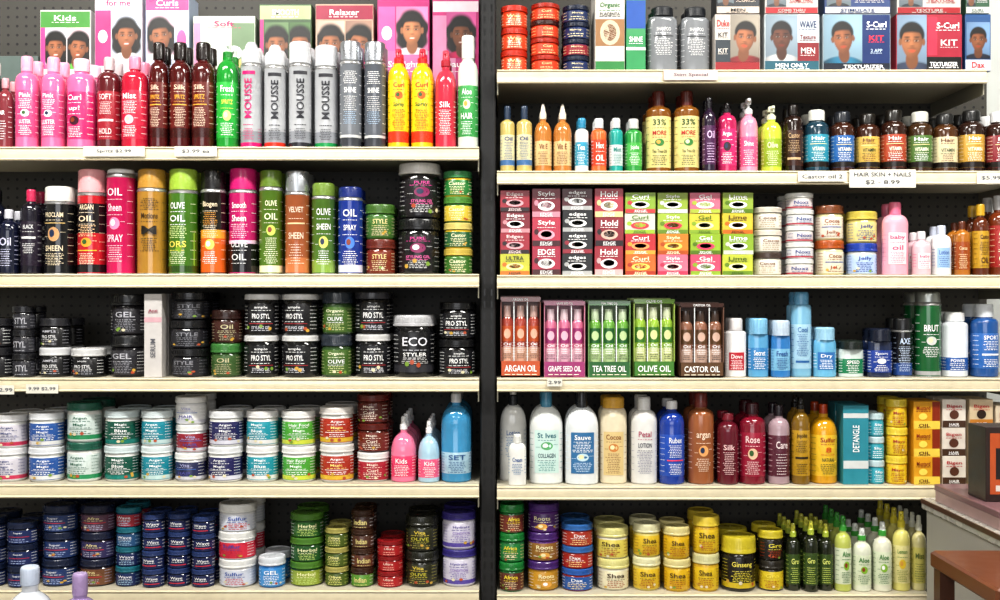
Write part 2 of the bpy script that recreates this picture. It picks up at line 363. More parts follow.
for (a,bb,t,col,rc,tx,fc,ov) in (
   (40,92,10,'#dcdcdc',[(0,0,1,.25,'#e04a90'),(0,.88,1,1,'#4a9040'),(0,.6,.1,.88,'#d84890')],'Kids',[kd(.1,.6,.52,.88,bg='#d8d8e0'),kd(.54,.6,.98,.88,'#60b848',bg='#e0c8d0',tilt=.15)],[]),
   (94,143,-6,'#e0d0d8',[(0,0,1,.3,'#d8407c'),(.0,.56,.34,.9,'#c83c7c'),(0,.9,1,1,'#e8e0e4')],'for me',[kd(.36,.6,.98,.88,'#f0f0f0',bg='#c8d0e0')],[(.17,.74,.1,.04,'#f0f0f0')]),
   (145,190,-6,'#b8c4dc',[(0,0,1,.3,'#c03078'),(0,.9,1,1,'#c04888')],'Curls',[kd(.04,.6,.66,.88,'#ffffff',bg='#d8b8c8',tilt=-.15)],[(.83,.72,.11,.06,'#e0609c')]),
   (192,256,16,'#ccd4c4',[(0,0,1,.4,'#a8c060'),(.62,.6,1,.95,'#708868'),(0,.6,.12,.95,'#d890b0')],'Soft',[],[(.3,.72,.14,.06,'#ffffff'),(.3,.72,.04,.02,'#e8c840'),(.5,.8,.1,.045,'#f4e8ec'),(.66,.74,.13,.05,'#f8f8ff'),(.66,.74,.04,.02,'#e8c840'),(.8,.66,.08,.04,'#d8c070')]),
   (258,312,4,'#3c5636',[(0,.9,1,1,'#a8b888'),(0,.5,.08,.9,'#c83c80')],'SMOOTH',[kd(.1,.58,.56,.88,'#d8d0c0',bg='#5c7850'),kd(.58,.58,.98,.88,'#704030',bg='#48683c')],[]),
   (314,374,4,'#b89c88',[(0,0,1,.5,'#8c6450'),(0,.9,1,1,'#982844')],'Relaxer',[kd(.03,.58,.5,.89,'#e8e0d0',bg='#c0a898'),kd(.52,.58,.97,.89,'#d85080',bg='#987868',tilt=.2)],[]),
   (376,430,-20,'#b82874',[(0,.35,1,.6,'#d070a4'),(.05,.9,.95,.98,'#f0e0e8'),(.02,.6,.34,.85,'#d860a0')],'Straight',[kd(.36,.58,.97,.85,'#f0e0e8','#c08058',bg='#d880ac')],[(.18,.7,.1,.04,'#f0f0f0')]),
   (432,480,-20,'#c03478',[(0,.35,.5,.8,'#d890b4'),(0,.82,1,.88,'#e8d8e0')],'Beauty',[kd(.3,.56,.94,.82,'#c01858','#7a4a30',bg='#c85894')],[])):
    put(r,'hair_relaxer_kit_box',box,a,bb,t,back=0,d0=.2,dep=.09,jit=False,dc=.2,col=col,rects=rc,faces=fc,txts=[(tx,.5,.945,.6,.05,'#d02070' if tx in('for me','Soft','Straight') else '#ffffff'),(tx,.5,.52,.7,.06,'#ffffff')],ovals=ov)
# row L1
r=274
put(r,'hair_oil_bottle',bottle,-20,1,188,body='#12162a',cap='#1a1a22')
put(r,'hair_oil_bottle',bottle,1,21,210,body='#10152c',cap='#c8c8d0',txt=['Oil','..'],tc='#d8d8f0')
put(r,'hair_oil_bottle',bottle,22,43,190,body='#181420',cap='#c82858',sh=.74,txt=['BLACK','-','..',''],tc='#e8e8e8',label='#241a2a')
put(r,'oil_sheen_spray_can',can,44,76,187,body='#121214',cap='#dedcd6',capf=.17,txt=['PROCLAIM',('-','#d0b070',.4),('o','#c89868',1.6),'SHEEN','..'],tc='#e8d8b8')
put(r,'oil_sheen_spray_can',can,77,107,170,body='#b81c28',cap='#e8a4a8',capf=.22,bands=[(.12,'#1a1214'),(.5,'#b81c28'),(.86,'#1a1214')],txt=['ARGAN','OIL',('..','#ffd0a0'),('o','#e8a030'),('-','#f0c030',.4),'..'],tc='#f4e0c0')
put(r,'oil_sheen_spray_can',can,107,137,170,body='#c01456',cap='#e2e2e2',capf=.04,txt=['OIL','Sheen',('o','#f08ab0'),'SPRAY','..'],tc='#f8d8e4')
put(r,'oil_sheen_spray_can',can,137,168,170,body='#a87c2c',cap='#b88a38',capf=.18,txt=['..','Motions',('M','#1c1408',1.4),'..',''],tc='#3a2408')
put(r,'oil_sheen_spray_can',can,169,200,170,body='#42701a',cap='#98b840',capf=.2,bands=[(.1,'#2c4a12')],txt=[('OLIVE','#ffffff'),('OIL','#ffffff'),('..','#d8e8a0'),('ORS','#f0e060'),'..'],tc='#e8f0c0',swoosh='#7aa024')
put(r,'oil_sheen_spray_can',can,200,227,171,body='#15100e',cap='#100e0e',capf=.18,bands=[(.42,'#d8601c'),(.52,'#e8a030')],txt=['Biogen',('..','#e0a040'),'..',('o','#f8d060'),('..','#ffffff')],tc='#f0e0c0')
put(r,'oil_sheen_spray_can',can,228,258,169,body='#b81464',cap='#c81a70',capf=.2,bands=[(.36,'#141014'),(.4,'#f0c8e0')],txt=['Smooth','Sheen',('..','#ffc8e0'),('OLIVE','#e8e8e8'),('OIL','#e8e8e8')],tc='#ffffff')
put(r,'oil_sheen_spray_can',can,259,284,171,body='#547822',cap='#64802a',capf=.16,txt=['OLIVE','OIL',('o','#c8d860'),'..','..'],tc='#f4f8d0',bands=[(.1,'#f0e8c0')])
put(r,'oil_sheen_spray_can',can,285,311,172,body='#a45a34',cap='#b8bcc2',capf=.2,capk='m',txt=['VELVET',('-','#f0d0a0',.4),'SHEEN','..'],tc='#f4e0c8',bands=[(.2,'#c87848')])
put(r,'oil_sheen_spray_can',can,312,337,184,body='#50762a',cap='#708c36',capf=.14,txt=['OLIVE','SHEEN',('o','#e8e070'),'..'],tc='#ffffff',bands=[(.18,'#88a848')])
put(r,'oil_sheen_spray_can',can,338,364,188,body='#18348c',cap='#1a2c74',capf=.12,txt=['OIL','SPRAY',('o','#4a80d8'),'..'],tc='#ffffff',bands=[(.12,'#d8d8e8')])
put(r,'hair_gel_jar',jar,365,396,205,n=2,lid=['#6c2a1e','#48702c'],body=['#742a18','#3c6a2c'],label=['#7c2e1a','#46702e'],txt=[('STYLE','#f0e0a0'),'..'],tc='#e8d8b0')
put(r,'hair_gel_jar',jar,397,441,164,n=2,lid=['#18181a','#dcd9d5'],lidf=.2,body='#161416',label='#1c181c',txt=[('PURE','#e050a0',.7),('o','#8a2a5c',1.5),('STYLING GEL','#f070b0',.7),'..'],tc='#d8d8d8')
put(r,'pomade_jar',jar,443,473,172,n=4,lid=['#c8b050','#d0c070','#508838','#3c8a50'],body=['#4a7a28','#c8a828','#3a6a30','#d8b840'],label=['#3c6c28','#2c6038','#d0b840','#2c7a38'],txt=[('Castor','#fff8d0'),'..'],tc='#f8f0c0')
# row L2
r=378
G='#e8e8ea'
put(r,'hair_gel_jar',jar,-22,14,318,n=2,lid='#222226',body='#1a1a1e',txt=[('GEL',G),'..'])
put(r,'hair_gel_jar',jar,15,38,306,n=3,lid='#1c1c20',body='#232328',label='#2a2a30',txt=[('STYL','#b0b0b8')],tc='#909098')
put(r,'hair_gel_jar',jar,39,71,318,n=2,lid=['#cfd0d2','#28282c'],body='#141416',txt=[('AMPLE','#c0c0c8'),('PRO STYL',G,1.4),'..'],tc='#a8a8b0')
put(r,'hair_gel_jar',jar,72,107,348,n=1,lid='#cccccc',body='#121214',txt=[('ample',G),('PRO STYL',G,1.6),('..','#a0a0a8')])
put(r,'hair_gel_jar',jar,110,147,294,n=2,lid='#18181a',body='#201e22',label='#29282d',txt=[('GEL','#b8b8c0'),('..','#909098')],k='t')
put(r,'hair_serum_box',box,149,167,294,col='#c4c0be',dep=.05,rects=[(0,.66,1,.72,'#c8a0a8')],txts=[('Anti',.5,.8,.6,.05,'#902040'),('SERUM',.5,.35,.34,.3,'#606068',1)])
put(r,'hair_gel_jar',jar,169,209,292,n=3,lid='#161618',body='#1c1c20',label='#25252a',txt=[('STYLE','#909098'),'..'],tc='#707078')
put(r,'hair_gel_jar',jar,211,243,310,n=2,lid=['#3f7a3a','#2c1410'],body=['#2c4a20','#341810'],label=['#3c5a2c','#40201a'],txt=[('Oil','#c8c098'),'..'],tc='#b8b090')
pst=[('ample','#f4f4f4'),('PRO STYL','#ffffff',1.9),('-','#c03038',.4),('STYLING GEL','#d8d8e0')]
for a,bb,t in ((244,280,294),(281,320,294)):
    put(r,'hair_gel_jar',jar,a,bb,t,n=2,lid='#d4d4d4',lidf=.14,body='#111113',label='#18181b',txt=pst)
put(r,'hair_gel_jar',jar,321,353,292,n=2,lid='#28303a' ,body='#34502a',label='#466628',txt=[('Organic','#f0f0d0'),('OLIVE','#ffffff'),'..'],tc='#d8e0a0')
put(r,'hair_gel_jar',jar,354,391,292,n=2,lid=['#cecece','#3a3a40'],lidf=.16,body='#111113',label='#19191d',txt=pst)
put(r,'hair_gel_jar',jar,392,436,315,n=1,lid='#b9b9bc',lidf=.18,body='#0f0f11',label='#141417',acc='#303036',txt=[('ECO','#e8e8f0',2.6),('STYLER','#ffffff',1.1),('..','#c0c0c0',.8)])
put(r,'hair_gel_jar',jar,438,476,302,n=2,lid='#141416',lidf=.2,body='#101012',label='#17171b',txt=pst)
# row L3
r=484
def magic(lid,lab,acc,t1,tc='#ffffff',body='#dcdcd8'):
    return dict(lid=lid,label=lab,acc=acc,body=body,lidf=.2,k='p',txt=[(t1,tc,1.1),('Magic' if t1!='Magic' else 'Blue',tc,1.1),('-',tc,.3),('..',tc,.7)],tc=tc)
put(r,'hair_conditioner_jar',jar,-8,27,414,n=2,**magic('#e0e0e2','#c8c4cc','#c03858','Argan','#2a3a78'))
put(r,'hair_conditioner_jar',jar,28,64,412,n=2,**magic('#dde0e4','#26549a','#d8d8d8','Argan'))
put(r,'hair_conditioner_jar',jar,66,102,402,n=2,**magic('#1e5a48','#c8d4d0','#2a8a58','Argan','#1c6048'))
put(r,'hair_conditioner_jar',jar,103,139,410,n=2,**magic('#ccd8da','#0f5040','#1a7a70','Magic'))
put(r,'hair_conditioner_jar',jar,140,173,410,n=2,**magic('#d6e0e2','#1a8496','#b8d0d0','Argan'))
put(r,'hair_conditioner_jar',jar,174,207,396,n=3,lid='#e4e4e2',label=['#282b50','#8a2030','#e4e4e4'],acc='#c8c8d0',body='#d8d8da',lidf=.22,txt=[('Vita','#b0b0d8'),('-','#4a70c0',.5),('HAIR','#50509a')])
put(r,'hair_conditioner_jar',jar,208,244,410,n=2,**magic('#e0e2e4','#222256','#d0d0dc','Argan'))
put(r,'hair_conditioner_jar',jar,245,279,410,n=2,**magic('#e4e4e4','#2090a0','#d8d8d8','Magic'))
put(r,'hair_conditioner_jar',jar,281,317,410,n=2,**magic('#e6e6e4','#4ea038','#c8d048','Hair Food'))
put(r,'hair_conditioner_jar',jar,319,355,406,n=2,lid='#e2deda',label='#a83220',acc='#d8b038',body='#d8d8d4',lidf=.2,txt=[('Argan','#ffffff'),('Magic','#f8e080'),('-','#ffffff',.4),('..','#ffffff',.6)])
put(r,'hair_conditioner_jar',jar,356,390,394,n=3,lid=['#e0e0de','#5a1c14','#6a2218'],label=['#a02434','#6a2418','#5c2018'],body=['#e0e0e0','#4a1a12','#4a1a12'],txt=['Magic','Curl','..'],tc='#f0e0d0',lidf=.22)
put(r,'kids_detangler_bottle',bottle,391,417,416,body='#e87a9c',cap='#e8e8e8',sh=.45,neck=.25,capf=.2,capr=.3,head='spray',label='#e0406c',lab=(.08,.4),txt=['Kids','..'],tc='#ffffff',back=3)
put(r,'kids_detangler_bottle',bottle,418,440,420,body='#a8c8da',cap='#e4e4e4',sh=.45,neck=.25,capf=.2,capr=.3,head='spray',label='#e86088',lab=(.08,.38),txt=['Kids','..'],tc='#ffffff',back=3)
put(r,'hair_setting_lotion_bottle',bottle,441,472,393,body='#3c8cb8',cap='#d8d8d8',sh=.66,neck=.3,capf=.1,capr=.34,label='#a8c8d8',lab=(.1,.34),txt=['SET','..'],tc='#20508a',back=2)
# row L4
r=590
def navy(lab='#1c2c5c'): return dict(lid='#18223c',body='#16203a',label=lab,txt=[('Super','#e8e8f0'),('-','#c83040',.6),('..','#a8b8e0')])
put(r,'hair_pomade_tin',jar,-24,8,516,n=3,**navy())
put(r,'hair_pomade_tin',jar,9,40,520,n=3,**navy())
put(r,'hair_pomade_tin',jar,41,77,504,n=3,**navy('#243a6a'))
put(r,'hair_pomade_tin',jar,79,115,504,n=3,lid='#1a2038',body='#281f2c',label=['#704a30','#34305a','#5a3c50'],txt=[('Afro','#e8d8a0'),('-','#c83040',.6),'..'],tc='#b8b8d0')
put(r,'hair_pomade_tin',jar,116,142,506,n=4,lid='#1c6a7a',body='#1c3a5a',label=['#1c2c5c','#1c2c5c','#24507a','#a02838'],txt=[('Wave','#e8e8f0'),'..'],tc='#a8c8e0')
for a,bb,t in ((144,167,512),(168,192,512),(193,217,514)):
    put(r,'hair_pomade_tin',jar,a,bb,t,n=4,lid='#2a3c6c',body='#141c38',label='#1a2450',txt=[('Wave','#f0f0f0'),('-','#d03040',.8)])
put(r,'hair_conditioner_jar',jar,218,257,502,n=3,lid='#e0e0de',body='#d6d6da',label=['#ccd0dc','#d03048','#d0d4e0'],txt=[('Sulfur','#2048a0'),('..','#c02040')],lidf=.3)
put(r,'hair_gel_jar',jar,259,287,554,n=1,lid='#d0d4da',body='#1c6ab0',label='#3c8ac8',txt=['GEL','..'],tc='#ffffff')
put(r,'hair_grease_jar',jar,289,324,512,n=3,lid='#4d7c2c',body='#24501f',label=['#98a840','#225828','#2c6028'],txt=[('Herbal','#f0f0c0'),('..','#c8e080')])
put(r,'hair_grease_jar',jar,325,350,526,n=3,lid='#a8a058',body='#3e4e20',label='#4c5c20',txt=[('Olive','#f8f0a0'),'..'],tc='#e0e080')
put(r,'hair_grease_jar',jar,351,375,508,n=4,lid='#3c2418',body='#402418',label=['#5a8c34','#5a3020','#4a2c20','#3a2018'],txt=[('Indian','#e8d890')])
put(r,'hair_grease_jar',jar,377,404,538,n=3,lid='#8a181c',body='#981a1e',label='#a82024',txt=[('Ultra','#f8e0d0'),'..'],tc='#f0b0a0')
put(r,'hair_gel_jar',jar,405,439,514,n=2,lid='#23241c',body='#1e1f16',label='#2c2d1c',txt=[('Vita','#e8d050'),('OLIVE','#c8c040'),'..'],tc='#a8a050')
put(r,'hair_conditioner_jar',jar,441,477,511,n=2,lid='#39307c',body='#d0ccd8',label='#c8c4d4',acc='#5a4a9c',txt=[('Hydrate','#4a3a90'),('CONDITION','#8a70b8'),'..'],tc='#6a58a8',lidf=.2)
# ======================= RIGHT BAY =======================
r=70
put(r,'hair_gel_jar',jar,500,528,8,n=3,lid='#b82c18',body='#c83c20',label='#cc4420',txt=[('Wax','#ffe0a0'),'..'],tc='#fff0d0')
put(r,'hair_gel_jar',jar,530,560,6,n=4,lid=['#a82814','#a82814','#3c1410','#a82814'],body='#b8341c',label='#c84020',txt=[('Curl','#ffe0a0'),'..'],tc='#ffe0a0')
put(r,'hair_pomade_tin',jar,562,590,8,n=4,lid='#162038',body='#18264c',label=['#1c2c5a','#8a2030','#1c2c5a','#20305a'],txt=[('Murray','#f0e0b0'),'..'],tc='#f0e0b0')
put(r,'hair_food_box',box,593,623,-8,col='#d0ccc4',rects=[(0,.3,1,.62,'#98704a'),(0,.0,1,.12,'#2c7a3c')],txts=[('Organic',.5,.78,.8,.1,'#207030'),('PLACENTA',.5,.68,.8,.05,'#202020')],ovals=[(.5,.46,.34,.15,'#c8b8a0'),(.5,.46,.22,.1,'#6a4020')])
put(r,'hair_color_box',box,624,644,4,col='#2a8a50',rects=[(0,.6,1,1,'#2050a0'),(0,.3,1,.34,'#f0f0f0')],txts=[('SHINE',.5,.45,.8,.1,'#ffffff')])
for a,bb in ((646,677),(679,709)):
    put(r,'shampoo_bottle',bottle,a,bb,10,body='#7f8286',cap='#26282c',sh=.78,neck=.7,capf=.12,capr=.72,ky=.6,txt=['SHAMPOO',('-','#303030',.5),'..','..',''],tc='#e0e0e0',lab=(.1,.72))
def mn(u0,v0,u1,v1,**k): return (u0,v0,u1,v1,k)
kits=[(711,757,'#b8b0aa',[(.0,.0,1,.16,'#8c1820'),(0,.16,.36,.55,'#2c343c'),(0,.55,.36,1,'#c8c0b8')],[mn(.34,.16,.99,.99,skin='#9a6040',shirt='#7c2024',bg='#8c8478',tilt=.1)],[('Duke',.18,.84,.32,.16,'#b01c24'),('KIT',.18,.64,.25,.1,'#202020'),('KIT',.18,.36,.25,.1,'#e0d8d0')]),
(759,815,'#b4bcc0',[(0,0,1,.18,'#1c5464'),(.6,.18,1,.5,'#7c1c24')],[mn(.02,.18,.6,.99,skin='#5c3424',shirt='#c8c8c8',bg='#7c8c98')],[('WAVE',.79,.82,.36,.16,'#1c2c5c'),('Texture',.79,.6,.34,.1,'#7a2020'),('MEN',.79,.36,.3,.14,'#f0e0e0'),('MEN ONLY',.5,.1,.7,.1,'#ffffff')]),
(817,886,'#98a4ac',[(0,0,1,.14,'#101828'),(.58,.14,1,1,'#142c60')],[mn(.01,.14,.58,.99,skin='#8a5436',shirt='#1c6a8a',bg='#7c98a8',tilt=-.08)],[('S-Curl',.79,.82,.34,.14,'#ffffff'),('TEXTURIZER',.6,.08,.7,.08,'#ffffff'),('KIT',.79,.58,.26,.12,'#e83040'),('2 APP',.79,.36,.2,.08,'#c0d0e0')]),
(888,955,'#941830',[(0,.0,.45,1,'#8c96a4'),(.46,.0,1,.25,'#101010'),(.48,.28,.62,.95,'#b83048')],[mn(.01,.03,.46,.99,skin='#96603e',shirt='#303a50',bg='#708498')],[('S-Curl',.78,.8,.4,.14,'#ffffff'),('TEXTURIZER',.72,.12,.5,.1,'#ffffff'),('KIT',.8,.5,.3,.14,'#f0d8d8')]),
(957,983,'#204878',[(0,0,1,.2,'#c8c8cc')],[mn(.04,.22,.96,.86,skin='#7a4a30',shirt='#1c2030',bg='#6480a0')],[('Dax',.5,.11,.6,.14,'#b01c24')])]
for k in kits: put(r,'hair_texturizer_kit_box',box,k[0],k[1],19,back=0,jit=False,dep=.08,col=k[2],rects=k[3],faces=k[4],txts=k[5])
tops=[(711,757,'#20242c','#c8b8a8','MEN',-16,18.3),(759,815,'#b8b4b0','#a01a22','COMB THRU',-12,18.3),(817,886,'#183468','#b8b8b8','STIMULATE',-14,18.3),(888,955,'#aeaca8','#901820','TEXTURE',-12,18.3),(957,983,'#244c34','#c0c0c0','CURL',-14,18.3)]
for a,bb,c,t,s,yt,by in tops:
    put(r,'hair_texturizer_kit_box',box,a+1,bb-1,yt,back=0,by=by,jit=False,dep=.07,col=c,rects=[(0,.0,1,.2,t)],faces=[mn(.03,.22,.4,.98,skin='#8a5a3c',bg='#606c74')],txts=[(s,.5,.1,.6,.12,c),(s,.68,.7,.5,.2,t),(s,.68,.42,.5,.14,t)])
# R1
r=171
for a,bb in ((500,515),(516,532)): put(r,'hair_oil_bottle',bottle,a,bb,108,body='#c0ac68',cap='#2c3c54',sh=.72,neck=.4,capf=.2,label='#d8d0a8',acc='#4870a0',lab=(.1,.56),txt=[('Oil','#204080'),'..','..'],tc='#3c6090')
for a,bb in ((534,552),(553,572)): put(r,'hair_oil_bottle',bottle,a,bb,105,body='#b87838',cap='#e0d8c8',sh=.55,neck=.35,capf=.22,capr=.4,head='point',label='#d8bc88',lab=(.1,.45),txt=['Vit E','..'],tc='#7a3c18')
put(r,'hair_oil_bottle',bottle,574,588,120,body='#d8dee0',cap='#2a8ab0',label='#3a9ab8',lab=(.12,.55),txt=['Tea','..'],tc='#ffffff',sh=.72,capr=.6,capf=.18)
put(r,'hair_oil_bottle',bottle,590,606,120,body='#d86830',cap='#dedede',label='#d84424',lab=(.12,.6),txt=['Hot','OIL'],tc='#ffffff',sh=.72,capr=.6,capf=.18)
put(r,'hair_oil_bottle',bottle,608,622,120,body='#209890',cap='#dedede',label='#d0d8d8',lab=(.12,.5),txt=['Mint','..'],tc='#108078',sh=.72,capr=.6,capf=.18)
put(r,'hair_oil_bottle',bottle,624,642,120,body='#309040',cap='#c8c8c8',label='#48a848',lab=(.12,.55),txt=['Jojoba','..'],tc='#ffffff',sh=.72,capr=.6,capf=.18)
for a,bb in ((645,671),(673,699)): put(r,'tea_tree_oil_bottle',bottle,a,bb,92,body='#7c4c18',cap='#5a1c14',sh=.74,neck=.5,capf=.18,capr=.5,label='#d8cc88',lab=(.06,.68),txt=[('33%','#205028',1.3),('MORE','#b02020'),('o','#388038'),('Tea Tree Oil','#203820'),('..','#203820')])
put(r,'hair_serum_bottle',bottle,700,714,100,body='#281a30',cap='#141018',label='#4a244c',txt=['Oil','..'],tc='#e8c8f0')
put(r,'hair_serum_bottle',bottle,716,736,104,body='#b02458',cap='#181418',sh=.7,label='#c82c6c',txt=['Argan',('o','#38101c'),'..'],tc='#ffffff',head='spray')
put(r,'hair_serum_bottle',bottle,738,757,100,body='#d890a8',cap='#d8d8da',sh=.6,head='pump',label='#d85c88',lab=(.08,.48),txt=['Shine','..'],tc='#ffffff',capf=.2)
put(r,'hair_serum_bottle',bottle,759,780,108,body='#b8c840',cap='#dce0c8',sh=.6,head='pump',label='#90a828',lab=(.08,.5),txt=['Olive','..'],tc='#f4f8d0',capf=.2)
put(r,'hair_oil_bottle',bottle,782,802,106,body='#241410',cap='#1a1412',sh=.74,label='#3a2018',txt=['Castor','..','-'],tc='#c8a880',capr=.5)
vt=[('#183848','#2c8aa0','#d8d8d0'),('#3a1c10','#2460a0','#20242c'),('#3a1c10','#c8a850','#1c1814'),('#301810','#a04028','#1c1814'),('#3a2410','#4c7034','#c8c8c0'),('#4a2c14','#d0c4a0','#202020'),('#2c1a14','#b89038','#1c1c1c'),('#301810','#802830','#d8d8d8')]
xs=[803,829,854,879,906,932,958,985,1012]
for i,(bd,lb,cp) in enumerate(vt):
    lt=i not in(2,5)
    put(r,'vitamin_supplement_bottle',bottle,xs[i],xs[i+1]-1,111+(i%3)*2,body=bd,cap=cp,sh=.7,neck=.6,capf=.17,capr=.66,label=lb,lab=(.08,.6),txt=[('Hair','#ffffff' if lt else '#602018'),('-','#f0e0a0',.4),('VITAMIN','#fff8e0' if lt else '#204028'),('..','#f0f0f0' if lt else '#602018')],acc='#1c1410',tc='#e0d8c8' if lt else '#402018')
# R2
r=275
def jb(c,c2,t,tc='#ffffff',oc='#f0f0f0'):
    return dict(col=c,rects=[(0,0,1,.2,c2)],txts=[(t,.5,.8,.7,.26,tc),('EDGE',.5,.11,.5,.13,tc)],ovals=[(.5,.4,.3,.17,oc),(.5,.42,.2,.11,c2),(.42,.38,.07,.06,tc),(.15,.5,.08,.1,c2)],dep=.07)
def stk(a,b_,yt,specs):
    ks={}
    for key in ('col','rects','txts','ovals'): ks[key]=[s[key] for s in specs]
    put(r,'edge_control_gel_box',box,a,b_,yt,n=len(specs),dep=.07,**ks)
pk='#982434'
stk(500,530,192,[jb('#b8b838','#d87018','ULTRA','#303810','#f0f0a0'),jb(pk,'#241014','Edges','#f0d8d8','#d8a0a8'),jb('#7a1c2c','#c88890','Edges'),jb(pk,'#241014','Edges','#f0d8d8','#d8a0a8')])
stk(531,560,190,[jb('#a02440','#401018','EDGE'),jb('#b03048','#401018','Style','#ffffff','#e0a0b0'),jb('#7a2030','#c88898','Style')])
stk(561,592,190,[jb('#1c1c1e','#a8a8a8','edges'),jb('#242426','#902434','edges'),jb('#18181a','#a8a8a8','edges'),jb('#502028','#a8a8a8','edges')])
stk(593,622,190,[jb('#982434','#c8a8a8','Hold'),jb('#882030','#241014','Hold','#ffffff','#d0b0a0'),jb('#a83848','#d8c890','Hold')])
stk(623,654,194,[jb('#d06824','#a83418','Curl','#fff8d0','#f8d060'),jb('#b82c34','#d8a038','Curl','#ffffff','#f8a060'),jb('#d0d0c0','#98b830','Curl','#588020','#d83848'),jb('#88a834','#c83c40','Curl')])
stk(655,686,194,[jb('#d87088','#b83858','Style','#ffffff','#f8d8d0'),jb('#d88028','#b05014','Style','#fff8d0','#f8d060'),jb('#a0b840','#688820','Style','#ffffff','#e84050'),jb('#90a838','#c8c8c8','Style')])
stk(687,718,194,[jb('#c84c6c','#88a830','Gel'),jb('#90b030','#587818','Gel','#ffffff','#e84868'),jb('#d0c040','#88a830','Gel','#587818','#f8f0b0'),jb('#d06c84','#a8b840','Gel')])
stk(719,750,194,[jb('#b8c040','#688820','Lime','#406010','#f8f8c0'),jb('#88a830','#c8c8c0','Lime'),jb('#c8b838','#d06c20','Lime','#604010','#f0f0e0'),jb('#90a83c','#587818','Lime')])
put(r,'body_cream_jar',jar,752,782,208,n=3,lid=['#4a3c34','#d4ccc0','#ccc6ba'],body='#c4c0b0',label='#d4d0c4',txt=[('Cocoa','#7a4a28'),'..'],tc='#a8906c',lidf=.25)
put(r,'body_cream_jar',jar,784,813,194,n=5,lid='#dcdcda',body='#d0d0cc',label=['#d4cccc','#d4d4d8'],acc='#a83040',txt=[('Noxz','#203c80')],tc='#405088',lidf=.3)
put(r,'petroleum_jelly_jar',jar,814,844,206,n=2,lid=['#a85018','#7a4424'],body='#ccc494',label=['#d8d0b8','#dcd4c4'],txt=[('Cocoa','#8a4018'),('-','#2850a0',.5),('Jelly','#8a4018')],tc='#8a4018',lidf=.24)
put(r,'petroleum_jelly_jar',jar,845,877,212,n=2,lid=['#2040a0','#c8b850'],body=['#c8ccc8','#c8b868'],label=['#a8bcdc','#d0c484'],txt=[('Jelly','#1c3c90'),'..'],tc='#1c3c90',lidf=.26)
put(r,'baby_oil_bottle',bottle,879,906,203,body='#e8a4b4',cap='#e87898',sh=.7,neck=.4,capf=.14,ky=.7,labw=.7,label='#e8d4d8',lab=(.15,.58),txt=[('baby','#d84878'),('oil','#d84878'),'..'],tc='#c87090')
put(r,'baby_oil_bottle',bottle,908,927,232,body='#d8b8c0',cap='#e0d8dc',sh=.6,neck=.4,capf=.18,labw=.7,label='#e6e0e2',lab=(.15,.5),txt=[('baby','#d84878'),'..'],tc='#d84878')
put(r,'baby_lotion_bottle',bottle,929,949,226,body='#e2e2e2',cap='#c8d0e0',sh=.66,neck=.5,capf=.16,ky=.8,labw=.7,label='#98b8d8',lab=(.15,.55),txt=[('Lotion','#1848a0'),'..'],tc='#1848a0')
put(r,'cocoa_butter_oil_bottle',bottle,951,967,222,body='#a86820',cap='#60301c',sh=.72,label='#984818',txt=['Cocoa','..'],tc='#f8e0b0')
put(r,'cocoa_butter_oil_bottle',bottle,968,985,205,body='#5a2810',cap='#c8a028',sh=.66,capf=.16,capr=.5,label='#b89028',txt=['Castor','..','OIL'],tc='#401808')
put(r,'cocoa_butter_oil_bottle',bottle,986,1008,196,body='#6a2c10',cap='#b8b8b8',sh=.66,capf=.18,label='#982420',txt=['Amla','..','OIL'],tc='#f8e8c0')
# R3
r=378
put(r,'hair_oil_display_tray',tray,500,541,296,col='#7a2c24',lab='#b85024',txt='ARGAN OIL',bc='#a04438',bc2='#d8a890',cap='#c8a8a0',inn='#98584c')
put(r,'hair_oil_display_tray',tray,543,585,300,col='#b04c74',lab='#98306c',txt='GRAPE SEED OIL',bc='#cc7090',bc2='#e0b0c0',cap='#e0c8d0',inn='#c88098')
put(r,'hair_oil_display_tray',tray,587,630,300,col='#38702c',lab='#24602c',txt='TEA TREE OIL',bc='#6ca444',bc2='#b8d098',cap='#c8d8b8',inn='#78a060')
put(r,'hair_oil_display_tray',tray,631,673,298,col='#6c9828',lab='#407828',txt='OLIVE OIL',bc='#94b840',bc2='#d0d898',cap='#d0d8b8',inn='#98b050')
put(r,'hair_oil_display_tray',tray,676,721,302,col='#402820',lab='#5a3c20',txt='CASTOR OIL',bc='#906450',bc2='#c8a898',cap='#483830',inn='#6c4c3c')
put(r,'deodorant_bottle',bottle,723,745,318,body='#dedcdc',cap='#d8d4d4',sh=.74,neck=.6,capr=.64,capf=.2,ky=.7,labw=.75,label='#b82434',lab=(.12,.42),txt=[('Dove','#ffffff'),'..'],tc='#ffffff')
put(r,'deodorant_stick',bottle,746,767,318,body='#5a9ec8',cap='#7cb4d4',sh=.62,neck=.86,capr=.9,capf=.24,ky=.65,label='#3880b8',lab=(.12,.5),txt=['Secret','..'],tc='#ffffff')
put(r,'deodorant_stick',bottle,768,788,320,body='#3078b8',cap='#b8c8d8',sh=.62,neck=.86,capr=.9,capf=.24,ky=.65,label='#78b0d0',lab=(.12,.5),txt=['Fresh','..'],tc='#10408a')
put(r,'body_wash_bottle',bottle,789,810,292,body='#78acc8',cap='#68a4c8',sh=.82,neck=.7,capr=.72,ky=.7,label='#a0c4d8',txt=['Cool','..','..','-'],tc='#2060a0')
put(r,'deodorant_stick',bottle,811,835,327,body='#68acd0',cap='#98c4dc',sh=.6,neck=.84,capr=.84,capf=.22,ky=.7,labw=.8,label='#3070b0',lab=(.15,.5),txt=['Dry','..'],tc='#ffffff')
put(r,'deodorant_stick',bottle,836,862,340,body='#c8d4d0',cap='#1c2420',sh=.62,neck=.88,capr=.9,capf=.2,ky=.6,label='#1c7a50',lab=(.1,.5),txt=['SPEED','..'],tc='#ffffff')
